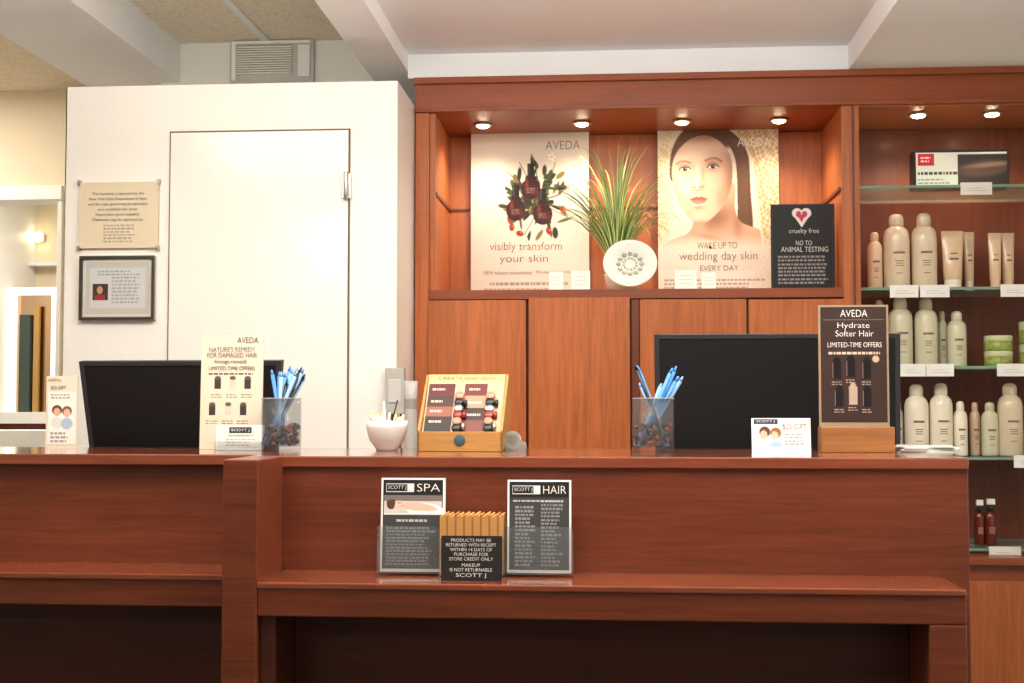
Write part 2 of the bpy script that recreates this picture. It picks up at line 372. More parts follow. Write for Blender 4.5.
for k,vv in enumerate((185,287,366,457,548)):
    zz=P(945,vv,DC+.03)[1]; SH.append(zz)
    o=M('glass_shelf'); o.box(sx1+.002,cxr-.002,DC+.03,DC+.31,zz-.008,zz,SHELFG); o.box(sx1+.002,cxr-.002,DC+.0285,DC+.03,zz-.008,zz,mat('shelf_glass_edge',(120,150,132),.15)); o.done()
# ---------------------------------------------------------------- niche contents
NF=nbot+.0003
p=Pic(471,589,133,287,(218,206,190),2.5)
p.ell(530,200,60,80,(226,216,202),soft=60,alpha=.6)
random.seed(2)
for i in range(9):
    a=math.radians(random.uniform(0,360)); p.curve([(537,198),(537+18*math.cos(a)+3,198+18*math.sin(a)),(537+36*math.cos(a),198+38*math.sin(a)-4)],.8,(96,84,54),.8)
for i in range(90):
    a=random.uniform(0,360); r=random.uniform(4,35); cx=537+r*math.cos(math.radians(a)); cy=197+r*math.sin(math.radians(a))*1.1
    col=random.choice([(60,74,38),(42,52,30),(94,96,54),(126,104,56),(58,46,28),(36,38,24),(52,58,34)])
    p.ell(cx,cy,random.uniform(3.5,8),random.uniform(1.2,2.8),col,rot=a+random.uniform(-50,50))
for (cx,cy) in ((512,222),(520,228),(510,214),(549,226),(563,206)):
    p.ell(cx,cy,3.6,2.6,(150,44,26),rot=random.uniform(0,90)); p.ell(cx+1,cy-1,1.2,.9,(214,104,44))
for (cx,cy) in ((573,182),(502,164),(503,188),(541,240),(552,156),(570,220),(508,176),(575,200),(526,236),(560,236)):
    for q in range(5): p.ell(cx+2.1*math.cos(q*1.26),cy+2.1*math.sin(q*1.26),2.2,1.3,(240,236,212),rot=q*72)
    p.ell(cx,cy,.9,.9,(206,176,90))
for (cx,cy) in ((531,186),(516,206),(543,210)):
    p.rect(cx-3.4,cx+3.4,cy-24,cy-10,(18,12,12)); p.rect(cx-2.3,cx-1.6,cy-23,cy-11,(90,74,70)); p.ell(cx,cy-10,5.5,3.6,(40,10,9)); p.ell(cx,cy,9.6,10,(48,11,10)); p.ell(cx-4,cy-3,1.6,5,(150,60,46),soft=3,alpha=.8); p.ell(cx+6,cy+3,1.8,4,(100,26,20),soft=3,alpha=.8)
    p.rect(cx-5,cx+5,cy-2,cy+5,(74,30,26)); p.tl(cx-4,cx+4,cy-1,cy+4,3,(195,160,145),.5)
p.tl(490,572,273,278,1,(150,130,112),.8); p.tl(484,576,279,286,2,(165,145,128),.8)
s=Sign('skin_care_poster',471,589,133,289,DBk-.05,.008,CREAM,zb=NF); s.pic(p)
s.text("AVEDA",546,580,141,149,GREY); s.text("visibly transform",490,562,236,246,ORNG); s.text("your skin",500,548,248,257,ORNG)
s.text("NEW tulasara concentrates",484,532,263,266.5,ORNG); s.text("97% naturally derived",536,570,263,266.5,ORNG)
# poster 2 (portrait)
p=Pic(658,779,130,284,(220,208,190),3)
vein=np.clip(.5+.75*np.sin(p.U*.95+2*np.sin(p.V*.33))*np.sin(p.V*.85+2*np.cos(p.U*.3)),0,1)
def lace(al,k=1):
    p.blend(al*np.clip((vein-.55)*3,0,1)*.6*k,(176,132,78)); p.blend(al*np.clip((.3-vein)*3,0,1)*.5*k,(240,228,200))
al=p.ell(664,185,10,62,(220,202,168),soft=6,rot=4); lace(al,.5)
HR=(92,60,40); H2=(142,100,68); H3=(62,38,26)
hp=[(700,122),(735,124),(748,150),(751,190),(752,228),(738,232),(738,200),(735,155),(716,136),(690,145),(677,160),(673,178),(670,172),(672,150),(682,132)]
p.poly(p.spline(hp),HR,blur=3); p.ell(712,139,25,10,HR,soft=4)
hm=p.mask(p.spline(hp),2)
for i in range(34):
    f=i/33; b=p.a.copy()
    p.curve([(722-2*f,128),(734+9*f,142),(737+11*f,165),(737+12*f,200),(737+15*f,232)],.7,(H2,H3)[i%2],.5)
    p.curve([(720,128),(700-4*f,130+5*f),(684-6*f,141+5*f),(675-3*f,164)],.6,(H2,H3)[i%2],.45)
    p.a=b*(1-hm[...,None])+p.a*hm[...,None]
nk=p.spline([(690,198),(732,180),(735,205),(741,218),(760,226),(774,240),(776,262),(664,262),(660,246),(668,236),(688,228),(694,214)])
nm=p.mask(nk,4); p.blend(nm,(206,160,132))
p.glow(716,214,20,11,(138,90,66),rot=-20,alpha=.85,clip=nm); p.glow(694,240,26,8,(232,192,164),rot=-8,alpha=.9,clip=nm); p.glow(700,224,6,9,(214,170,142),alpha=.6,clip=nm)
p.glow(712,233,14,2.5,(164,116,88),rot=10,alpha=.7,clip=nm); p.glow(738,216,5,16,(150,102,76),alpha=.7,clip=nm)
face=p.spline([(703,135),(719,140),(730,153),(733,171),(730,189),(722,204),(709.5,216),(700,219),(690,214.5),(681,203),(675,187),(672,169),(676,153),(687,141)])
fm=p.mask(face,3)
p.blend(fm,(222,184,156))
def fg(*a,**k): p.glow(*a,clip=fm,**k)
fg(733,180,10,40,(150,102,76),rot=6,alpha=.9); fg(672,194,6,30,(178,132,106),rot=-10,alpha=.7)
fg(696,151,16,9,(242,212,186),alpha=.9); fg(687,186,8,8,(240,200,178),rot=-20,alpha=.85); fg(714,189,8,7,(226,178,152),alpha=.7)
fg(680,194,6,6,(214,158,138),alpha=.5); fg(722,194,7,10,(190,136,110),alpha=.6)
fg(699,212,6,4,(236,200,176),alpha=.8); fg(700,221,16,4,(160,112,86),alpha=.8); fg(702,136,28,6,(150,104,76),alpha=.75)
fg(699,204,5,1.6,(176,126,104),alpha=.7); fg(690,208,5,5,(206,162,136),alpha=.4)
for (ex,ey) in ((685,167),(713,165)):
    fg(ex,ey-2.4,7.5,3.6,(160,112,88),alpha=.75); fg(ex,ey+3.6,6,1.8,(190,144,120),alpha=.6)
    eye=p.spline([(ex-5.2,ey+.7),(ex-3,ey-1.3),(ex+1,ey-1.9),(ex+3.8,ey-1.1),(ex+5.4,ey+.2),(ex+3.2,ey+1.6),(ex-2,ey+1.8)]); em=p.mask(eye,1)
    p.blend(em,(214,202,194)); p.ell(ex+.4,ey-.1,2.1,2.2,(74,58,44),clip=em); p.ell(ex+.4,ey-.1,.95,.95,(16,12,10),clip=em); p.ell(ex+1.0,ey-.9,.45,.45,(250,250,250))
    p.curve([(ex-5.6,ey+.7),(ex-3.2,ey-1.5),(ex+1,ey-2.2),(ex+4.1,ey-1.4),(ex+6.2,ey-.1)],1.0,(44,28,22),.85,.8); p.curve([(ex-4.4,ey+1.4),(ex,ey+2),(ex+4.3,ey+1.2)],.5,(128,86,68),.55,.8)
    p.curve([(ex-4.8,ey-3.7),(ex,ey-4.2),(ex+5.3,ey-3)],.6,(148,100,78),.55,.9)
p.curve([(677,161.8),(681,159.9),(686,159.5),(691,161)],1.6,(90,60,42),.6,1.6); p.curve([(706,159.2),(712,156.8),(717,157),(722,160)],1.6,(90,60,42),.6,1.6)
fg(703.4,172,2.2,9,(186,138,110),alpha=.6); fg(694.6,166,1.8,6,(190,142,116),alpha=.45); fg(697.6,173,1.7,9,(246,218,196),alpha=.7)
fg(697.6,182,2.4,2.2,(246,214,190),alpha=.8); fg(703.4,184,1.8,2,(176,124,98),alpha=.7); fg(698,187.3,5,1.2,(172,122,98),alpha=.6)
p.ell(694.4,184.7,1.2,.6,(116,70,54),soft=1,alpha=.8); p.ell(700.8,184.5,1.3,.6,(116,70,54),soft=1,alpha=.8)
lipu=p.spline([(690.4,196.2),(694,194.4),(697,193.6),(698.7,194.1),(701,193.5),(704.2,194.3),(707.6,195.7),(703,196.2),(696,196.4)]); p.poly(lipu,(166,88,80),blur=2)
lipl=p.spline([(690.6,196.4),(696,196.5),(703,196.3),(707.4,195.9),(704.8,198.8),(700,200.3),(694.8,199.5)]); p.poly(lipl,(192,112,102),blur=2)
p.curve([(690.4,196.3),(696,196.3),(703,196.1),(707.6,195.7)],.5,(104,52,46),.7,.7); p.glow(699,198.4,2.8,.8,(226,160,148),alpha=.8)
vm=p.mask(p.spline([(726,124),(790,120),(790,290),(752,284),(762,240),(757,200),(751,160),(743,138)]),3)
p.blend(vm,(212,190,150)); lace(vm,1)
p.curve([(728,127),(744,140),(753,162),(758,200),(763,240)],2.2,(232,216,182),.9,1.4)
p.curve([(736,128),(752,144),(760,170),(765,210)],.8,(176,132,78),.7,1)
fade=np.clip((p.V-230)/12,0,1); p.blend(fade*.86,(224,214,200))
p.tl(664,770,271,282,3,(150,130,112),.7)
s=Sign('bridal_portrait_poster',658,779,130,289,DBk-.05,.008,CREAM,zb=NF); s.v1=289; s.pic(p)
s.text("AVEDA",738,771,138,146,WINK); s.text("WAKE UP TO",697,737,237,243,GREY); s.text("wedding day skin",679,757,246,256,GREY); s.text("EVERY DAY",700,738,259,264,GREY)
s=Sign('black_information_sign',771,835,204,289,DC+.1,.006,BLK2,zb=NF,tilt=0)
s.text("cruelty free",789,819,228,234,WINK); s.text("NO TO",796,812,240,244.5,WINK); s.text("ANIMAL TESTING",781,828,246,251,WINK)
p=Pic(773,832,206,286,(30,28,28)); 
for dx in (-4.5,4.5): p.ell(802+dx,213,5.2,5,(238,228,225)); 
p.poly([(793,214),(811,214),(802,227)],(238,228,225)); 
for dx in (-3,3): p.ell(802+dx,214,2.6,3,(200,60,90)); 
p.poly([(798,215),(806,215),(802,222)],(200,60,90))
p.tl(778,828,254,283,8,(190,185,180),.7,.9); s.pic(p)
# spider plant
px,pz=P(617,262,DC+.17)
pl=M('spider_plant',(px,DC+.17,NF)); POT=mat('plant_pot',(235,230,215),.3)
pl.lathe([(.0,.0),(.028,.0),(.038,.055),(.040,.06),(.036,.06),(.034,.05),(0,.05)],POT)
pl.lathe([(0,.048),(.034,.05)],mat('potting_soil',(50,34,24),.9))
random.seed(21)
for i in range(105):
    az=random.uniform(0,2*math.pi); cxa=math.cos(az)
    u_=random.random(); lean=.04+.96*u_
    L=random.uniform(.34,.47)*(1-.25*lean); w=random.uniform(.0030,.0050); droop=random.uniform(.8,1.4)*(.3+1.0*lean)
    n=18; pos=Vector((0,0,.055)); ang=math.radians(90)-lean*.55; vs=[]
    sx_=1.1 if cxa<0 else .9
    dirh=Vector((cxa*sx_,math.sin(az)*.3,0)); side=Vector((-math.sin(az),math.cos(az),0))
    if abs(side.x)<.4: side=Vector((.7,side.y,0)).normalized()
    for j in range(n+1):
        t=j/n; ww=w*(.55+.45*math.sin(min(t*2.2,1)*math.pi/2))*(1-t**3)+.0003
        for k,q in enumerate((-1,-.35,.35,1)): vs.append(pos+side*ww*q+Vector((0,0,abs(q)*ww*.35)))
        st=L/n; pos=pos+dirh*math.cos(ang)*st+Vector((0,0,math.sin(ang)*st)); ang-=droop*(.1+2.6*t*t)/n*1.9
    ok=[(v[0],max(-.15,min(v[1],.11)),max(v[2],.004)) for v in vs]
    for k,mm in ((0,GREENL),(1,CREAML),(2,GREENL)):
        pl.add(ok,[(j*4+k,j*4+k+1,j*4+k+5,j*4+k+4) for j in range(n)],mm,True)
pl.done()
cx,cz=P(630,261,DC+.06); rr=(P(657,261,DC+.06)[0]-P(603,261,DC+.06)[0])/2
o=M('round_ceramic_plate',(cx,DC+.045,NF)); Xr=Matrix.Translation((0,.0,rr*.94))@Matrix.Rotation(math.radians(66),4,'X')
CW=mat('white_ceramic',(238,240,230),.12,noise=.05,nscale=60)
o.lathe([(0,.0),(rr*.6,.0),(rr*.92,.006),(rr,.012),(rr*.97,.014),(rr*.62,.006),(0,.006)],CW,seg=48,X=Xr)
FP=mat('plate_floral_print',(206,204,184),.2)
for i in range(12):
    a=2*math.pi*i/12; o.lathe([(0,.0),(rr*.09,.0006),(0,.0012)],FP,rr*.42*math.cos(a),rr*.42*math.sin(a),.0062,12,Xr); o.lathe([(0,.0),(rr*.05,.0006),(0,.0012)],FP,rr*.24*math.cos(a+.2),rr*.24*math.sin(a+.2),.0062,10,Xr)
o.box(-.03,.03,.0,.05,0,.008,METAL); o.tube([(-.025,.045,.004),(-.02,.02,.05)],.002,METAL); o.tube([(.025,.045,.004),(.02,.02,.05)],.002,METAL); o.done()
for (u0,u1,v0) in ((549,563,271),(571,590,270),(675,697,269),(702,716,272)):
    x0,x1,z0,z1=R4(u0,u1,v0,290,DC+.03); o=M('price_card',((x0+x1)/2,DC+.03,NF)); hw=(x1-x0)/2; h=z1-NF
    o.add([(-hw,0,0),(hw,0,0),(hw,.016,h),(-hw,.016,h),(-hw,.034,0),(hw,.034,0)],[(0,1,2,3),(3,2,5,4),(0,3,4),(1,5,2)],mat('price_card_paper',(248,244,234),.5))
    for k in range(3): o.box(-hw*.6,hw*.6,-.0005+.016*(.3+k*.2)-.001,.016*(.3+k*.2)+.001,h*(.3+k*.2)-.0005,h*(.3+k*.2)+.0005,LGREY)
    o.done()
# ---------------------------------------------------------------- bottles
BC=mat('bottle_cream',(226,206,176),.3,coat=.4); BC2=mat('bottle_tan',(230,196,160),.3,coat=.4); BG=mat('bottle_sage',(214,208,176),.3,coat=.4); BW=mat('bottle_ivory',(246,236,212),.3,coat=.3); LBL=mat('bottle_print',(130,104,84),.6)
def bottle(u0,u1,vt,shelf,D,m,cap=None,kind='round'):
    x0,x1,_,z1=R4(u0,u1,vt,vt+1,D); r=(x1-x0)/2; z=SH[shelf]+.0004; h=z1-z; o=M('shampoo_bottle' if kind=='round' else 'hair_cream_tube',((x0+x1)/2,D,z))
    if kind=='round':
        o.lathe([(0,0),(r*.93,0),(r,.004),(r,h*.66),(r*.97,h*.72),(r*.85,h*.78),(r*.6,h*.82),(r*.5,h*.835)],m)
        o.lathe([(r*.5,h*.832),(r*.56,h*.84),(r*.56,h*.93),(r*.50,h*.965),(r*.34,h*.99),(0,h)],cap or m)
        for k,(wk,zk) in enumerate(((.5,.46),(.38,.36),(.3,.33),(.34,.30),(.28,.2))):
            a=math.asin(wk*.9); n=6; rr_=r+.0006
            vs=[];hh=.006 if k==0 else .0022
            for i in range(n+1):
                t=-a+2*a*i/n; vs+= [(rr_*math.sin(t),-rr_*math.cos(t),h*zk),(rr_*math.sin(t),-rr_*math.cos(t),h*zk+hh)]
            o.add(vs,[(2*i,2*i+2,2*i+3,2*i+1) for i in range(n)],LBL,True)
    else:
        n=24; vs=[];fs=[]; hs=[(0,.8,.8),(h*.16,.8,.8),(h*.17,.86,.84),(h*.5,.95,.55),(h*.85,1.05,.2),(h,1.08,.06)]
        for (zz,sx,sy) in hs:
            for i in range(n): a=2*math.pi*i/n; vs.append((r*sx*math.cos(a)*.95,r*sy*math.sin(a),zz))
        for j in range(len(hs)-1):
            for i in range(n): fs.append((j*n+i,j*n+(i+1)%n,(j+1)*n+(i+1)%n,(j+1)*n+i))
        fs.append(tuple(range(n-1,-1,-1))); fs.append(tuple(range((len(hs)-1)*n,len(hs)*n)))
        o.add(vs[:3*n],[f for f in fs[:n]],cap or BW,True); o.add(vs,fs[n:],m,True)
        o.box(-r*.4,r*.4,-r*.62,-r*.58,h*.5,h*.53,LBL); o.box(-r*.3,r*.3,-r*.56,-r*.5,h*.6,h*.615,LBL)
    o.done()
D1=DC+.12
for a in [(867,882,232,1,D1,BC2),(883,909,214,1,D1,BC),(911,936,213,1,D1,BC),(888,912,297,2,D1,BG),(914,937,298,2,D1,BG),(937,947,311,2,D1+.04,BG),(947,966,311,2,D1,BG),
          (893,903,400,3,D1+.05,BW),(904,928,384,3,D1,BW),(929,952,383,3,D1,BW),(953,967,401,3,D1,BW),(969,980,402,3,D1+.04,BC2),(981,998,402,3,D1,BG),(997,1022,383,3,D1,BC),
          (1026,1050,214,1,D1,BC),(1034,1058,384,3,D1,BC),(872,886,300,2,D1+.05,BG)]:
    bottle(*a)
bottle(941,963,231,1,D1,BC2,BW,'tube'); bottle(988,1001,233,1,D1,BC2,BC2,'tube'); bottle(1001,1014,233,1,D1+.03,BC2,BC2,'tube'); bottle(963,974,232,1,D1+.06,BC2,BW,'tube')
AMB=mat('amber_bottle',(100,36,26),.2,coat=.5)
for (a,b,t_) in ((974,984,500),(984,996,499)):
    x0,x1,_,z1=R4(a,b,t_,t_+1,D1); r=(x1-x0)/2; h=z1-SH[4]; o=M('spray_bottle',((x0+x1)/2,D1,SH[4]+.0004))
    o.lathe([(0,0),(r,.002),(r,h*.62),(r*.8,h*.7),(r*.4,h*.74)],AMB); o.lathe([(r*.45,h*.73),(r*.5,h*.75),(r*.5,h*.82),(r*.3,h*.83),(r*.3,h*.88)],BLACK); o.box(-r*.55,r*.75,-r*.4,r*.4,h*.88,h,WHITE); o.box(-r*.5,r*.5,-r*1.04,-r*.9,h*.25,h*.4,mat('amber_label',(150,96,80),.5)); o.done(.0005)
GJ=mat('green_jar',(150,165,80),.35,noise=.35,nscale=120); GJL=mat('jar_lid',(205,208,160),.3)
for (a,b,t_,hh) in ((984,1012,336,1),(1019,1046,322,1)):
    x0,x1,_,z1=R4(a,b,t_,t_+1,D1); r=(x1-x0)/2; h=(z1-SH[2])/2
    for k in range(2):
        o=M('styling_jar',((x0+x1)/2,D1,SH[2]+k*h+.0004)); o.lathe([(0,0),(r*.94,0),(r,.003),(r,h*.6),(r*.96,h*.62)],GJ); o.lathe([(r*.98,h*.62),(r,h*.64),(r,h*.95),(r*.95,h*.999),(0,h*.999)],GJL); o.done()
s=Sign('hair_tool_box',914,1009,150,183,DC+.09,.06,mat('box_black',(40,32,32),.3),zb=SH[0]+.0005)
p=Pic(916,1007,152,181,(226,222,214)); p.rect(918,934,153,163,(190,40,50)); p.tl(921,931,155,161,2,(240,230,225),.9); p.tl(918,960,168,172,1,(60,50,50),.9,1); p.tl(918,950,174,180,2,(120,110,110),.6)
p.rect(958,1007,154,180,(60,48,46)); p.ell(985,166,26,7,(96,72,66),rot=-4,soft=3,clip=(p.U>958)*1.0); p.ell(990,163,22,2,(150,120,105),rot=-4,soft=2,clip=(p.U>958)*1.0); s.pic(p)
for (a,b,k) in ((959,991,0),(887,916,1),(917,947,1),(997,1028,1),(896,922,2),(922,950,2),(992,1026,2),(893,930,3),(1007,1040,3),(981,1013,4)):
    x0,x1,z0,z1=R4(a,b,100,113,DC+.025); o=M('shelf_label',((x0+x1)/2,DC+.0275,SH[k])); hw=(x1-x0)/2-.001
    o.box(-hw,hw,-.002,.0,-.03,.006,WHITE); o.box(-hw,hw,0,.02,.0005,.0015,WHITE)
    for q in range(2): o.box(-hw*.6,hw*(.3+.4*q),-.0026,-.002,-.012-.007*q,-.0105-.007*q,LGREY)
    o.done()
# ================================================================= RECEPTION DESK
ZD=1.07; DL=2.32; DP=2.50
xL=P(222,560,DL)[0]; xpi=P(257,560,DL)[0]; xR=P(969,510,DP)[0]; xlr=P(967,600,DL)[0]; xli=P(930,650,DL)[0]
zl=P(600,586,DL)[1]; zl0=P(600,621,DL)[1]; DY=2.98
d=M('reception_desk')
d.box(xL,xR,DP,DP+.03,0,ZD-.004,WD); d.box(xL,xR,DP-.006,DY,ZD-.022,ZD,WDT)
d.box(xL,xpi,DL,DP,0,ZD,WD); 
d.box(xpi,xlr,DL,DP,zl-.012,zl,WDT); d.box(xpi,xlr,DL+.003,DP,zl0,zl-.012,WD); d.box(xli,xlr,DL+.003,DP,0,zl0,WD)
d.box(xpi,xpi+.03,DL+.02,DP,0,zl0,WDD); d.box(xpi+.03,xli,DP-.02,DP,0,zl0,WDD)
d.box(XL+.02,xL,DP+.08,DP+.11,0,ZD-.004,WD); d.box(XL+.02,xL,DP+.06,DY,ZD-.022,ZD,WDT)
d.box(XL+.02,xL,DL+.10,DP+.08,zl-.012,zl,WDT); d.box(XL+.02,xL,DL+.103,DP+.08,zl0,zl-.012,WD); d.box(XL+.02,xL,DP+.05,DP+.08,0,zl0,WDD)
d.box(xR-.03,xR,DP+.03,DY,0,ZD-.022,WD); d.box(XL+.02,xR-.03,DY-.03,DY,.74,ZD-.022,WD)
d.box(XL+.02,xR-.03,DP+.11,3.36,.72,.745,WDT); d.box(XL+.02,XL+.06,DP+.11,3.34,0,.72,WD); d.box(xR-.07,xR-.03,DY,3.34,0,.72,WD); d.box(xL-.02,xL+.02,DP+.11,3.34,0,.72,WD)
d.done(.0025)
DI=2.80
ZI=ZD+.0003
SCR=mat('monitor_shell',(22,20,21),.4,spec=.3); SCR2=mat('monitor_edge',(44,42,44),.35)
def monitor(name,u0,u1,v0,zc_low,D,yaw,tilt,skew=0):
    x0,x1,_,z1=R4(u0,u1,v0,v0+1,D); w=(x1-x0)/2; hb=z1-zc_low
    o=M(name,((x0+x1)/2,D,.7455),(0,0,0)); b=zc_low-.7455
    X_=Matrix.Translation((0,0,b))@Matrix.Rotation(math.radians(yaw),4,'Z')@Matrix.Rotation(math.radians(tilt),4,'X')
    o.prism([(-w+skew,0),(w-skew,0),(w,hb),(-w,hb)],-.012,.012,SCR,X_)
    e=.012
    for q in ([(-w+skew,0),(-w+skew+e,0),(-w+e,hb),(-w,hb)],[(w-skew-e,0),(w-skew,0),(w,hb),(w-e,hb)],[(-w+e,hb-e),(w-e,hb-e),(w-e,hb),(-w+e,hb)]):
        o.prism(q,-.0145,-.012,SCR2,X_)
    o.prism([(-w*.55,hb*.12),(w*.55,hb*.12),(w*.5,hb*.8),(-w*.5,hb*.8)],.012,.035,SCR,X_)
    o.box(-.03,.03,.0,.03,.01,b+.1,BLACK); o.lathe([(0,0),(.11,0),(.11,.008),(.03,.014),(0,.014)],BLACK,0,.02,0)
    o.done(.002)
monitor('computer_monitor',654,898,334,.985,3.15,0,2,.002)
monitor('computer_monitor',86,289,360,.96,3.15,-3,7,.028)
CARDT=mat('card_taupe',(218,204,182),.5)
s=Sign('promotional_card',200,262,335,452,DI+.05,.004,CARDT,zb=ZI,tilt=2)
s.text("AVEDA",236,257,337,343,DGREY); s.text("NATURE'S REMEDY",208,254,347,352,GREY); s.text("FOR DAMAGED HAIR",206,256,353,358,GREY); s.text("damage remedy",213,246,360,365,BLK2); s.text("LIMITED-TIME OFFERS",208,254,367,371,BLK2)
p=Pic(202,260,374,446,(218,204,182)); 
for k,(a,b) in enumerate(((214,378),(229,378),(244,378),(209,405),(225,405),(240,405))): 
    p.rect(a,a+6,b+2,b+12,(60,52,46) if k%3!=1 else (200,190,170)); p.ell(a+3,b+1,3,2,(90,80,70)); p.tl(a-3,a+9,b+17,b+22,2,(90,80,70),.8)
p.tl(208,254,372,377,1,(70,60,55),.9); s.pic(p)
s=Sign('business_card_holder',216,262,425,452,DI-.02,.018,WHITE,zb=ZI,tilt=4)
s.text("your next appointment is on:",228,254,435,437,GREY)
p=Pic(218,260,427,449,(226,222,214)); p.rect(229,251,427.5,433.5,(60,56,56)); p.tl(226,256,439,448,3,(130,130,130),.6); s.pic(p)
s.text("SCOTT J",231,249,429,432.4,WINK)
h=M('acrylic_base'); h.box(-s.w/2-.003,s.w/2+.003,-.006,-.004,.0,.02,GLASS); h.box(-s.w/2-.003,s.w/2+.003,-.004,.03,.0,.002,GLASS); h.done(parent=s.o)
s=Sign('gift_card_sign',46,77,376,450,2.9,.004,mat('card_cream2',(220,208,188),.5),zb=ZI)
s.text("SCOTT J",48,60,379,382,DGREY); s.text("$25 GIFT",51,66,386,390,GREY)
p=Pic(48,76,392,446,(232,226,216)); p.tl(51,70,394,400,2,(130,120,115),.8)
p.rect(50,74,404,430,(236,232,226)); p.ell(57,411,5,5,(84,56,42)); p.ell(57,413,3.4,4.4,(214,168,142)); p.ell(67,412,5,5,(120,84,58)); p.ell(67,414,3.4,4.4,(220,174,148)); p.ell(57,424,6,6,(214,210,206)); p.ell(67,425,6,6,(170,186,206))
p.tl(51,70,433,445,3,(120,110,110),.7); s.pic(p)
def pens(u0,u1,seed,lean):
    x0,x1,_,z1=R4(u0,u1,398,399,DI); r=(x1-x0)/2-.002; h=z1-ZD; o=M('pen_cup',((x0+x1)/2,DI,ZI))
    o.lathe([(0,0),(r*.96,0),(r,.003),(r,h),(r-.0018,h),(r-.0018,.008),(0,.008)],GLASS,seg=40)
    o.lathe([(r+.0002,h-.002),(r+.0006,h),(r-.002,h),(r-.002,h-.002)],mat('glass_rim',(200,205,205),.2,alpha=.7),seg=40)
    random.seed(seed)
    for i in range(19):
        a=random.uniform(0,6.28); bx,by=r*.55*math.cos(a),r*.6*math.sin(a); tx=lean[i%len(lean)]+random.uniform(-.008,.008); L=random.uniform(.145,.185); ty=random.uniform(-.03,.03)
        q=Vector((bx*.3-(r*.7 if tx>0 else -r*.7)*min(1,abs(tx)/.03),by,.012)); e=Vector((tx+bx*.3,by*.6+ty,L))
        t_=(h-.012)/(L-.012); rim=q+(e-q)*t_; rl=math.hypot(rim.x,rim.y)
        if rl>r*.86: e.x-=(rim.x-rim.x*r*.86/rl)/t_; e.y-=(rim.y-rim.y*r*.86/rl)/t_
        m_=(BLUE,BLUE2,BLUE,BLUE2,BLACK)[i%5]
        o.tube([q,q+(e-q)*.93],.0042,m_); o.tube([q+(e-q)*.93,e],.0042,m_,r2=.0015)
    for i in range(110):
        a=random.uniform(0,6.28); rr=r*.86*math.sqrt(random.random()); o.lathe([(0,-.006),(.0045,-.004),(.006,0),(.0045,.004),(0,.006)],(mat('bead_dark',(40,28,24),.3),mat('bead_red',(130,60,40),.3),mat('bead_black',(24,22,24),.3))[i%3],rr*math.cos(a),rr*math.sin(a),.014+random.random()*.042,8)
    o.done()
pens(261,302,3,(.035,.045,.02,.005,.05,-.01,.03)); pens(631,675,5,(-.03,-.035,.04,.05,.055,.045,.03))
x0,x1,_,z1=R4(366,408,421,422,DI); r=(x1-x0)/2; h=z1-ZD
o=M('ceramic_bowl',((x0+x1)/2,DI,ZI)); CER=mat('bowl_ceramic',(214,210,204),.3)
o.lathe([(0,0),(r*.5,0),(r*.52,.004),(r*.82,h*.35),(r*.98,h*.75),(r,h),(r*.94,h),(r*.85,h*.5),(r*.5,.012),(0,.01)],CER,seg=36)
STK=mat('wood_sticks',(224,195,145),.6)
random.seed(7)
for i in range(26):
    a=random.uniform(0,6.28); rr=r*.75; e=Vector((rr*math.cos(a)*1.1,rr*math.sin(a)*.8,h+random.uniform(.004,.022))); q=Vector((-rr*.3*math.cos(a),-rr*.3*math.sin(a),.018)); o.tube([q,e],.0026,(STK,WHITE)[i%3==0],6)
o.tube([(0,0,.02),(r*.5,0,h+.045)],.0018,BLACK,6); o.tube([(0,0,.02),(-r*.2,0.01,h+.042)],.0022,WHITE,6)
o.done()
x0,x1,z0,z1=R4(419,504,374,452,DI-.02); w=(x1-x0)/2; H=z1-ZD
o=M('product_tester_display',((x0+x1)/2,DI-.05,ZI),(0,0,math.radians(-3)))
o.box(-w,w,0,.008,0,.042,WL); o.box(-w,w,.008,.13,0,.006,WL)
for sx_ in (-1,1):
    a=sx_*w; b=a-sx_*.006
    vs=[(min(a,b),0,0),(min(a,b),.13,0),(min(a,b),.13,H),(min(a,b),.10,H),(min(a,b),0,.045)]; vs+= [(max(a,b),y_,z_) for (_,y_,z_) in vs]
    o.add(vs,[(0,1,2,3,4)[::-1],(5,6,7,8,9)]+[(i,(i+1)%5,(i+1)%5+5,i+5) for i in range(5)],WL)
o.box(-w+.006,w-.006,.122,.13,.006,H,WL)
o.lathe([(0,0),(.012,0),(.012,.002),(0,.002)],mat('blue_label',(60,84,94),.4),0,0,0,24,Matrix.Translation((0,-.0005,.024))@Matrix.Rotation(math.pi/2,4,'X'))
ob=o.done(.001)
tl_=math.atan2(.09,H-.03); pw=w-.007; ph=math.hypot(.09,H-.036)
pan=M('panel',(0,.012,.034),(-tl_,0,0)); pan.box(-pw,pw,0,.003,0,ph,mat('tester_panel',(225,214,190),.5)); 
PK=mat('lip_red',(140,40,36),.3); CMP=mat('compact',(186,130,104),.3)
XR90=Matrix.Rotation(math.pi/2,4,'X')
for fx in (-.12,.68):
    for k in range(6): pan.lathe([(0,0),(.010,0),(.010,.010),(.008,.012),(0,.012)],(BLACK,CMP,PK,METAL,BLACK,CMP)[k],0,0,0,20,Matrix.Translation((fx*pw,0,.014+k*.0165))@XR90)
    for k in range(3): pan.lathe([(0,0),(.004,0),(.004,.014),(.003,.016),(0,.016)],(METAL,PK,BLACK)[k],fx*pw+(.014),-.006,.01+k*.03,12)
po=pan.done(parent=ob)
p=Pic(0,100,0,100,(190,168,130),2); p.rect(0,100,0,13,(196,168,110)); p.rect(2,36,16,36,(84,18,18)); p.rect(2,36,36,54,(60,28,24)); p.rect(2,36,54,70,(136,76,58)); p.rect(2,36,70,96,(36,22,20)); p.rect(49,78,16,36,(100,28,26)); p.rect(49,78,36,56,(176,128,98)); p.rect(49,78,56,76,(44,20,20)); p.rect(49,78,76,96,(110,54,42))
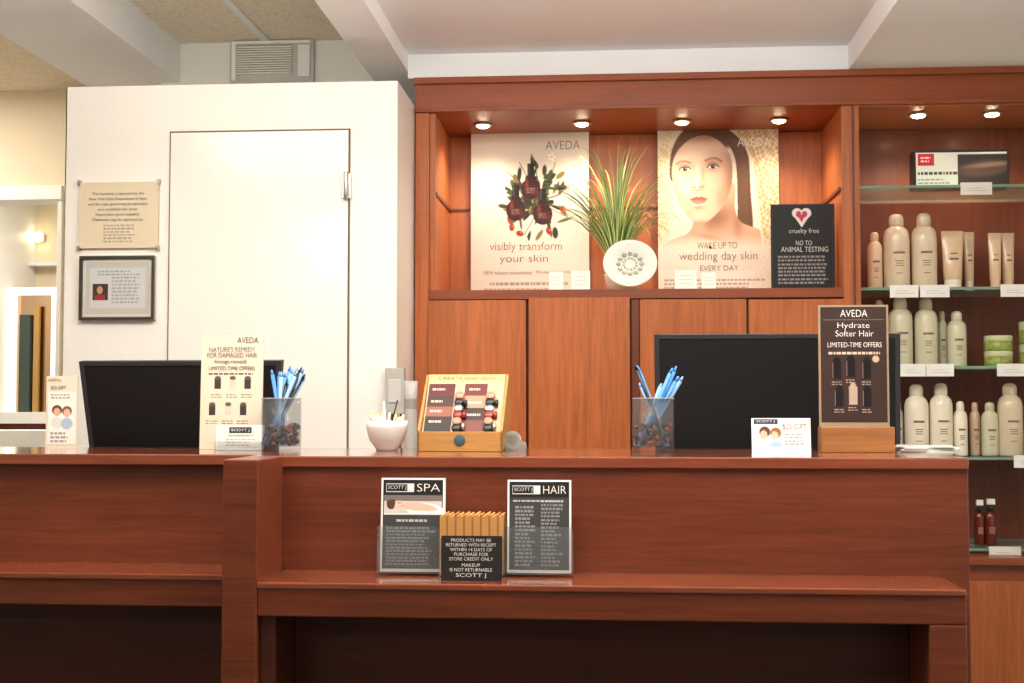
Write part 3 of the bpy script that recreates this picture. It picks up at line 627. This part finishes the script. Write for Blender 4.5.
for (a,b) in ((5,22),(5,42),(5,58),(5,75),(53,22),(53,44),(53,64)): p.tl(a+2,a+20,b,b+6,1,(230,215,195),.8)
p.mesh('print',-pw,pw,0,ph,-.0006,po)
text(po,"CREATE color story",-pw*.75,pw*.75,ph*.9,ph*.96,-.001,BLK2)
x0,x1,z0,z1=R4(504,521,431,452,DI); r=(z1-ZD)/2
o=M('tape_dispenser',((x0+x1)/2,DI,ZI)); X_=Matrix.Translation((0,0,r+.001))@Matrix.Rotation(math.pi/2,4,'X')
TP=mat('tape',(205,200,185),.3,alpha=.6); CP=mat('clear_plastic',(150,155,152),.1,alpha=.3)
o.lathe([(r*.55,-.008),(r*.9,-.008),(r*.9,.008),(r*.55,.008),(r*.55,-.008)],TP,seg=30,X=X_)
for yy in (-.0105,.009): o.prism([(-r*.9,0),(r*1.4,0),(r*1.4,r*.8),(r*.9,r*1.0),(r*.6,r*1.8),(0,r*2),(-r*.7,r*1.7),(-r*.9,r)],yy,yy+.0015,CP)
o.box(-r*.9,r*1.4,-.009,.009,0,.002,CP); o.done(.0004)
s=Sign('gift_voucher_sign',752,811,418,452,DI-.01,.004,WHITE,zb=ZI,tilt=6)
p=Pic(754,809,419,447,(232,228,220)); p.rect(754,778,419,424,(60,66,90)); 
p.ell(765,432,5.5,5.5,(90,60,44)); p.ell(764,435,3.6,4.6,(222,174,146)); p.ell(776,433,5.5,5.5,(140,96,66)); p.ell(775,436,3.6,4.6,(226,180,152)); p.ell(764,445,7,4.5,(240,240,238)); p.ell(776,445,6,4,(160,184,214)); p.tl(785,806,433,446,4,(130,130,130),.7); s.pic(p)
s.text("SCOTT J",757,775,420,423,WINK); s.text("$25 GIFT",783,807,424,430,ORNG)
x0,x1,z0,z1=R4(820,893,427,452,DI-.02)
o=M('wooden_sign_stand',((x0+x1)/2,DI-.02,ZI)); hw=(x1-x0)/2
OAK=wood('stand_oak',(150,98,56),'x')
o.box(-hw,hw,-.02,.003,0,z1-ZD,OAK); o.box(-hw,hw,.012,.035,0,z1-ZD,OAK); o.box(-hw,hw,.003,.012,0,.012,OAK); so=o.done(.001)
s=Sign('brown_offer_sign',819,889,305,448,DI-.0155,.006,mat('sign_edge',(150,128,100),.5),zb=ZD+.013)
p=Pic(821,887,307,424,(54,38,34)); p.line(824,320,884,320,.6,(180,150,120),.6)
p.tl(829,880,352,356,1,(215,195,170),.9,1)
for k,(a,b,c_) in enumerate(((836,364,(20,14,14)),(850,362,(20,14,14)),(866,364,(20,14,14)),(838,392,(24,18,18)),(852,390,(170,150,130)),(866,392,(24,18,18)))):
    p.rect(a-3,a+5,b-2,b+16,c_); p.ell(a+1,b-3,3,3,c_); p.line(a-3,b,a-3,b+15,.6,(140,120,110)); p.tl(a-4,a+6,b+18,b+23,2,(205,185,165),.7)
p.ell(876,360,3.5,3.5,(190,160,130)); s.pic(p)
s.text("AVEDA",841,868,310,317,WINK); s.text("Hydrate",838,870,323,330,WINK); s.text("Softer Hair",836,874,331,337,WINK); s.text("LIMITED-TIME OFFERS",828,882,343,348,WINK)
x0,x1,_,z1=R4(893,960,440,452,DI); o=M('paper_stack',(0,0,0)); random.seed(3)
for i in range(6):
    X_=Matrix.Translation(((x0+x1)/2+.005,DI+.04,ZI+i*.002))@Matrix.Rotation(math.radians(random.uniform(-14,14)),4,'Z'); o.box(-.058,.058,-.06,.08,0,.0015,(WHITE,LGREY)[i%2],X_)
o.done()
x0,x1,z0,z1=R4(385,404,368,414,DW-.03)
o=M('wall_intercom'); o.box(x0,x1,DW-.03,DW-.001,z0,z1,mat('intercom_grey',(176,174,164),.4)); o.box(x0+.008,x1-.008,DW-.033,DW-.03,z0+.03,z1-.03,LGREY); o.tube([(x1-.01,DW-.02,z0),(x1-.005,DW-.03,z0-.05),(x1-.02,DW-.02,z0-.15)],.003,BLACK); o.done(.004)
x0,x1,_,z1=R4(404,418,381,382,3.05); r=(x1-x0)/2
o=M('plastic_tumbler',((x0+x1)/2,3.05,.7455)); h=z1-.7455; o.lathe([(0,0),(r*.8,0),(r*.9,h*.6),(r*.86,h*.9),(r,h),(r*.9,h),(r*.8,h*.6),(0,.01)],mat('frosted_plastic',(200,202,198),.3,alpha=.4)); o.done()
# ---------------------------------------------------------------- ledge brochures
DQ=2.435
def bro(name,u0,u1,v0,title,im):
    s=Sign(name,u0,u1,v0,574,DQ,.012,WHITE,zb=zl+.007,tilt=5)
    p=Pic(u0+2,u1-2,v0+2,571,(64,62,62),2.5); p.rect(u0+2,u1-2,v0+2,v0+18,(34,32,32))
    if im:
        p.rect(u0+3,u1-3,v0+18,v0+38,(206,200,194)); p.rect(u0+3,u1-3,v0+18,v0+24,(120,110,104))
        cl_=(p.V>v0+20)*1.0*(p.V<v0+38)
        p.ell(u0+46,v0+34,20,8,(244,240,236),rot=8,clip=cl_); p.poly(p.spline([(u0+22,v0+27),(u0+34,v0+25),(u0+50,v0+28),(u0+56,v0+33),(u0+40,v0+34),(u0+26,v0+32)]),(224,184,162),blur=1,clip=cl_)
        p.ell(u0+17,v0+28,7.5,4.4,(230,192,168),rot=-10,clip=cl_); p.poly(p.spline([(u0+6,v0+24),(u0+13,v0+22.5),(u0+14,v0+27),(u0+12,v0+32),(u0+7,v0+31)]),(88,60,46),blur=1,clip=cl_)
        p.line(u0+17,v0+26,u0+20,v0+25.8,.6,(90,60,50)); p.line(u0+21,v0+29,u0+22.6,v0+28.4,.8,(180,90,80))
        p.rect(u0+3,u1-3,v0+36.5,v0+38,(235,232,228))
        p.tl(u0+16,u0+46,v0+42,v0+46,1,(220,216,212),.8,1); p.tl(u0+6,u1-8,v0+50,v0+90,12,(190,186,182),.55)
    else:
        p.tl(u0+8,u0+30,v0+26,v0+88,16,(200,196,192),.6,.6); p.tl(u0+34,u1-8,v0+20,v0+88,18,(200,196,192),.55,.6)
        p.tl(u0+6,u1-8,v0+20,v0+23,1,(220,216,212),.8,1)
    p.rect(u0+5,u0+33,v0+6,v0+14.5,(225,222,218)); p.rect(u0+5.6,u0+26,v0+6.7,v0+13.8,(34,32,32))
    s.pic(p)
    text(s.o,"SCOTT J",s.x(u0+7),s.x(u0+25),s.z(v0+12.5),s.z(v0+8),-.0012,WINK)
    s.text(title,u0+36,u1-5,v0+6,v0+14,WINK)
    h=M('acrylic_holder'); h.box(-s.w/2-.004,s.w/2+.004,-.012,-.010,-.003,.085,GLASS); h.box(-s.w/2-.004,s.w/2+.004,-.010,.03,-.003,-.0005,GLASS); h.box(-s.w/2-.004,-s.w/2-.002,-.010,.03,-.003,.085,GLASS); h.box(s.w/2+.002,s.w/2+.004,-.010,.03,-.003,.085,GLASS); h.done(parent=s.o)
bro('spa_menu_brochure',380,444,478,'SPA',True); bro('hair_menu_brochure',507,571,480,'HAIR',False)
x0,x1,z0,z1=R4(440,505,514,574,DQ+.005)
o=M('envelope_box',((x0+x1)/2,DQ+.005,zl+.0005)); hw=(x1-x0)/2; H=z1-zl; KR=mat('kraft_envelope',(204,148,84),.6); KR2=mat('kraft_edge',(170,112,58),.6)
o.box(-hw,hw,-.025,-.022,0,H*.62,GLASS); o.box(-hw,hw,-.022,.05,0,.002,GLASS)
n=30
for i in range(n):
    a=-hw+.002+i*(2*hw-.004)/n; b=a+(2*hw-.004)/n*.9; o.box(a,b,-.018,.045,.003,H-.004+.006*((i*7)%5)/5,(KR,KR2)[i%4==3])
o.done()
s=Sign('returns_policy_sign',441,502,536,584,DL+.045,.004,BLK2,zb=zl+.0005,tilt=3)
for i,(t_,a) in enumerate((("PRODUCTS MAY BE",20),("RETURNED WITH RECEIPT",25),("WITHIN 14 DAYS OF",21),("PURCHASE FOR",17),("STORE CREDIT ONLY",22),("MAKEUP",9),("IS NOT RETURNABLE",21))):
    vv=539+i*5+(1.5 if i>4 else 0); s.text(t_,471-a,471+a,vv,vv+3.4,WINK)
s.text("SCOTT J",456,486,576,581,WINK)
# ================================================================= LIGHTS
def area(name,loc,size,e,col=(1,.94,.86),rot=(0,0,0),sy=None):
    L=bpy.data.lights.new(name,'AREA'); L.energy=e; L.size=size; L.color=col
    if sy: L.shape='RECTANGLE'; L.size_y=sy
    o=bpy.data.objects.new(name,L); o.location=loc; o.rotation_euler=rot; sc.collection.objects.link(o); return o
area('ceiling_panel_light',(-.3,2.2,zA-.02),2.4,27,sy=.45,rot=(math.radians(18),0,0))
area('ceiling_panel_light.001',(-.2,-1.2,zA-.02),2.2,10,sy=1.2)
area('ceiling_fill_light',(-.4,2.0,1.90),2.8,66,(1,.97,.93),rot=(math.pi,0,0),sy=.8)  # added area light aimed up to brighten the ceiling; no cove exists
def down(x,y,e,blend=.6,ang=120):
    zc=(zt if x<xA0 else zp)
    if xB0<x<xB1: zc=zB
    o=M('ceiling_downlight',(x,y,zc)); o.lathe([(.05,0),(.055,-.006),(.045,-.01),(.04,-.004)],METAL); o.lathe([(0,-.006),(.04,-.006),(.04,-.004)],LAMP); o.done()
    L=bpy.data.lights.new('downlight_bulb','SPOT'); L.energy=e; L.color=(1,.92,.80); L.spot_size=math.radians(ang); L.spot_blend=blend; L.shadow_soft_size=.06
    lo=bpy.data.objects.new('downlight_bulb',L); lo.location=(x,y,zc-.05); sc.collection.objects.link(lo)
down(-.95,.9,18); down(.6,1.9,26); down(-1.79,-1.2,34,.15,178)
area('left_fill_light',(-2.6,6.0,zt-.02),.8,28,(1,.96,.9))  # added fill inside the room that replaces the mirror image
area('left_fill_light.001',(-2.6,4.2,zt-.02),.5,14,(1,.93,.82))  # added fill to brighten the beige wall at far left
area('front_fill_light',(0,-2.4,1.9),3.0,4,(1,.97,.92),(math.radians(90),0,0),1.0)  # added soft fill behind the camera; no window is built there
wd_=bpy.data.worlds.new('world'); sc.world=wd_; wd_.use_nodes=True; wd_.node_tree.nodes['Background'].inputs[0].default_value=(1,.95,.9,1); wd_.node_tree.nodes['Background'].inputs[1].default_value=.15
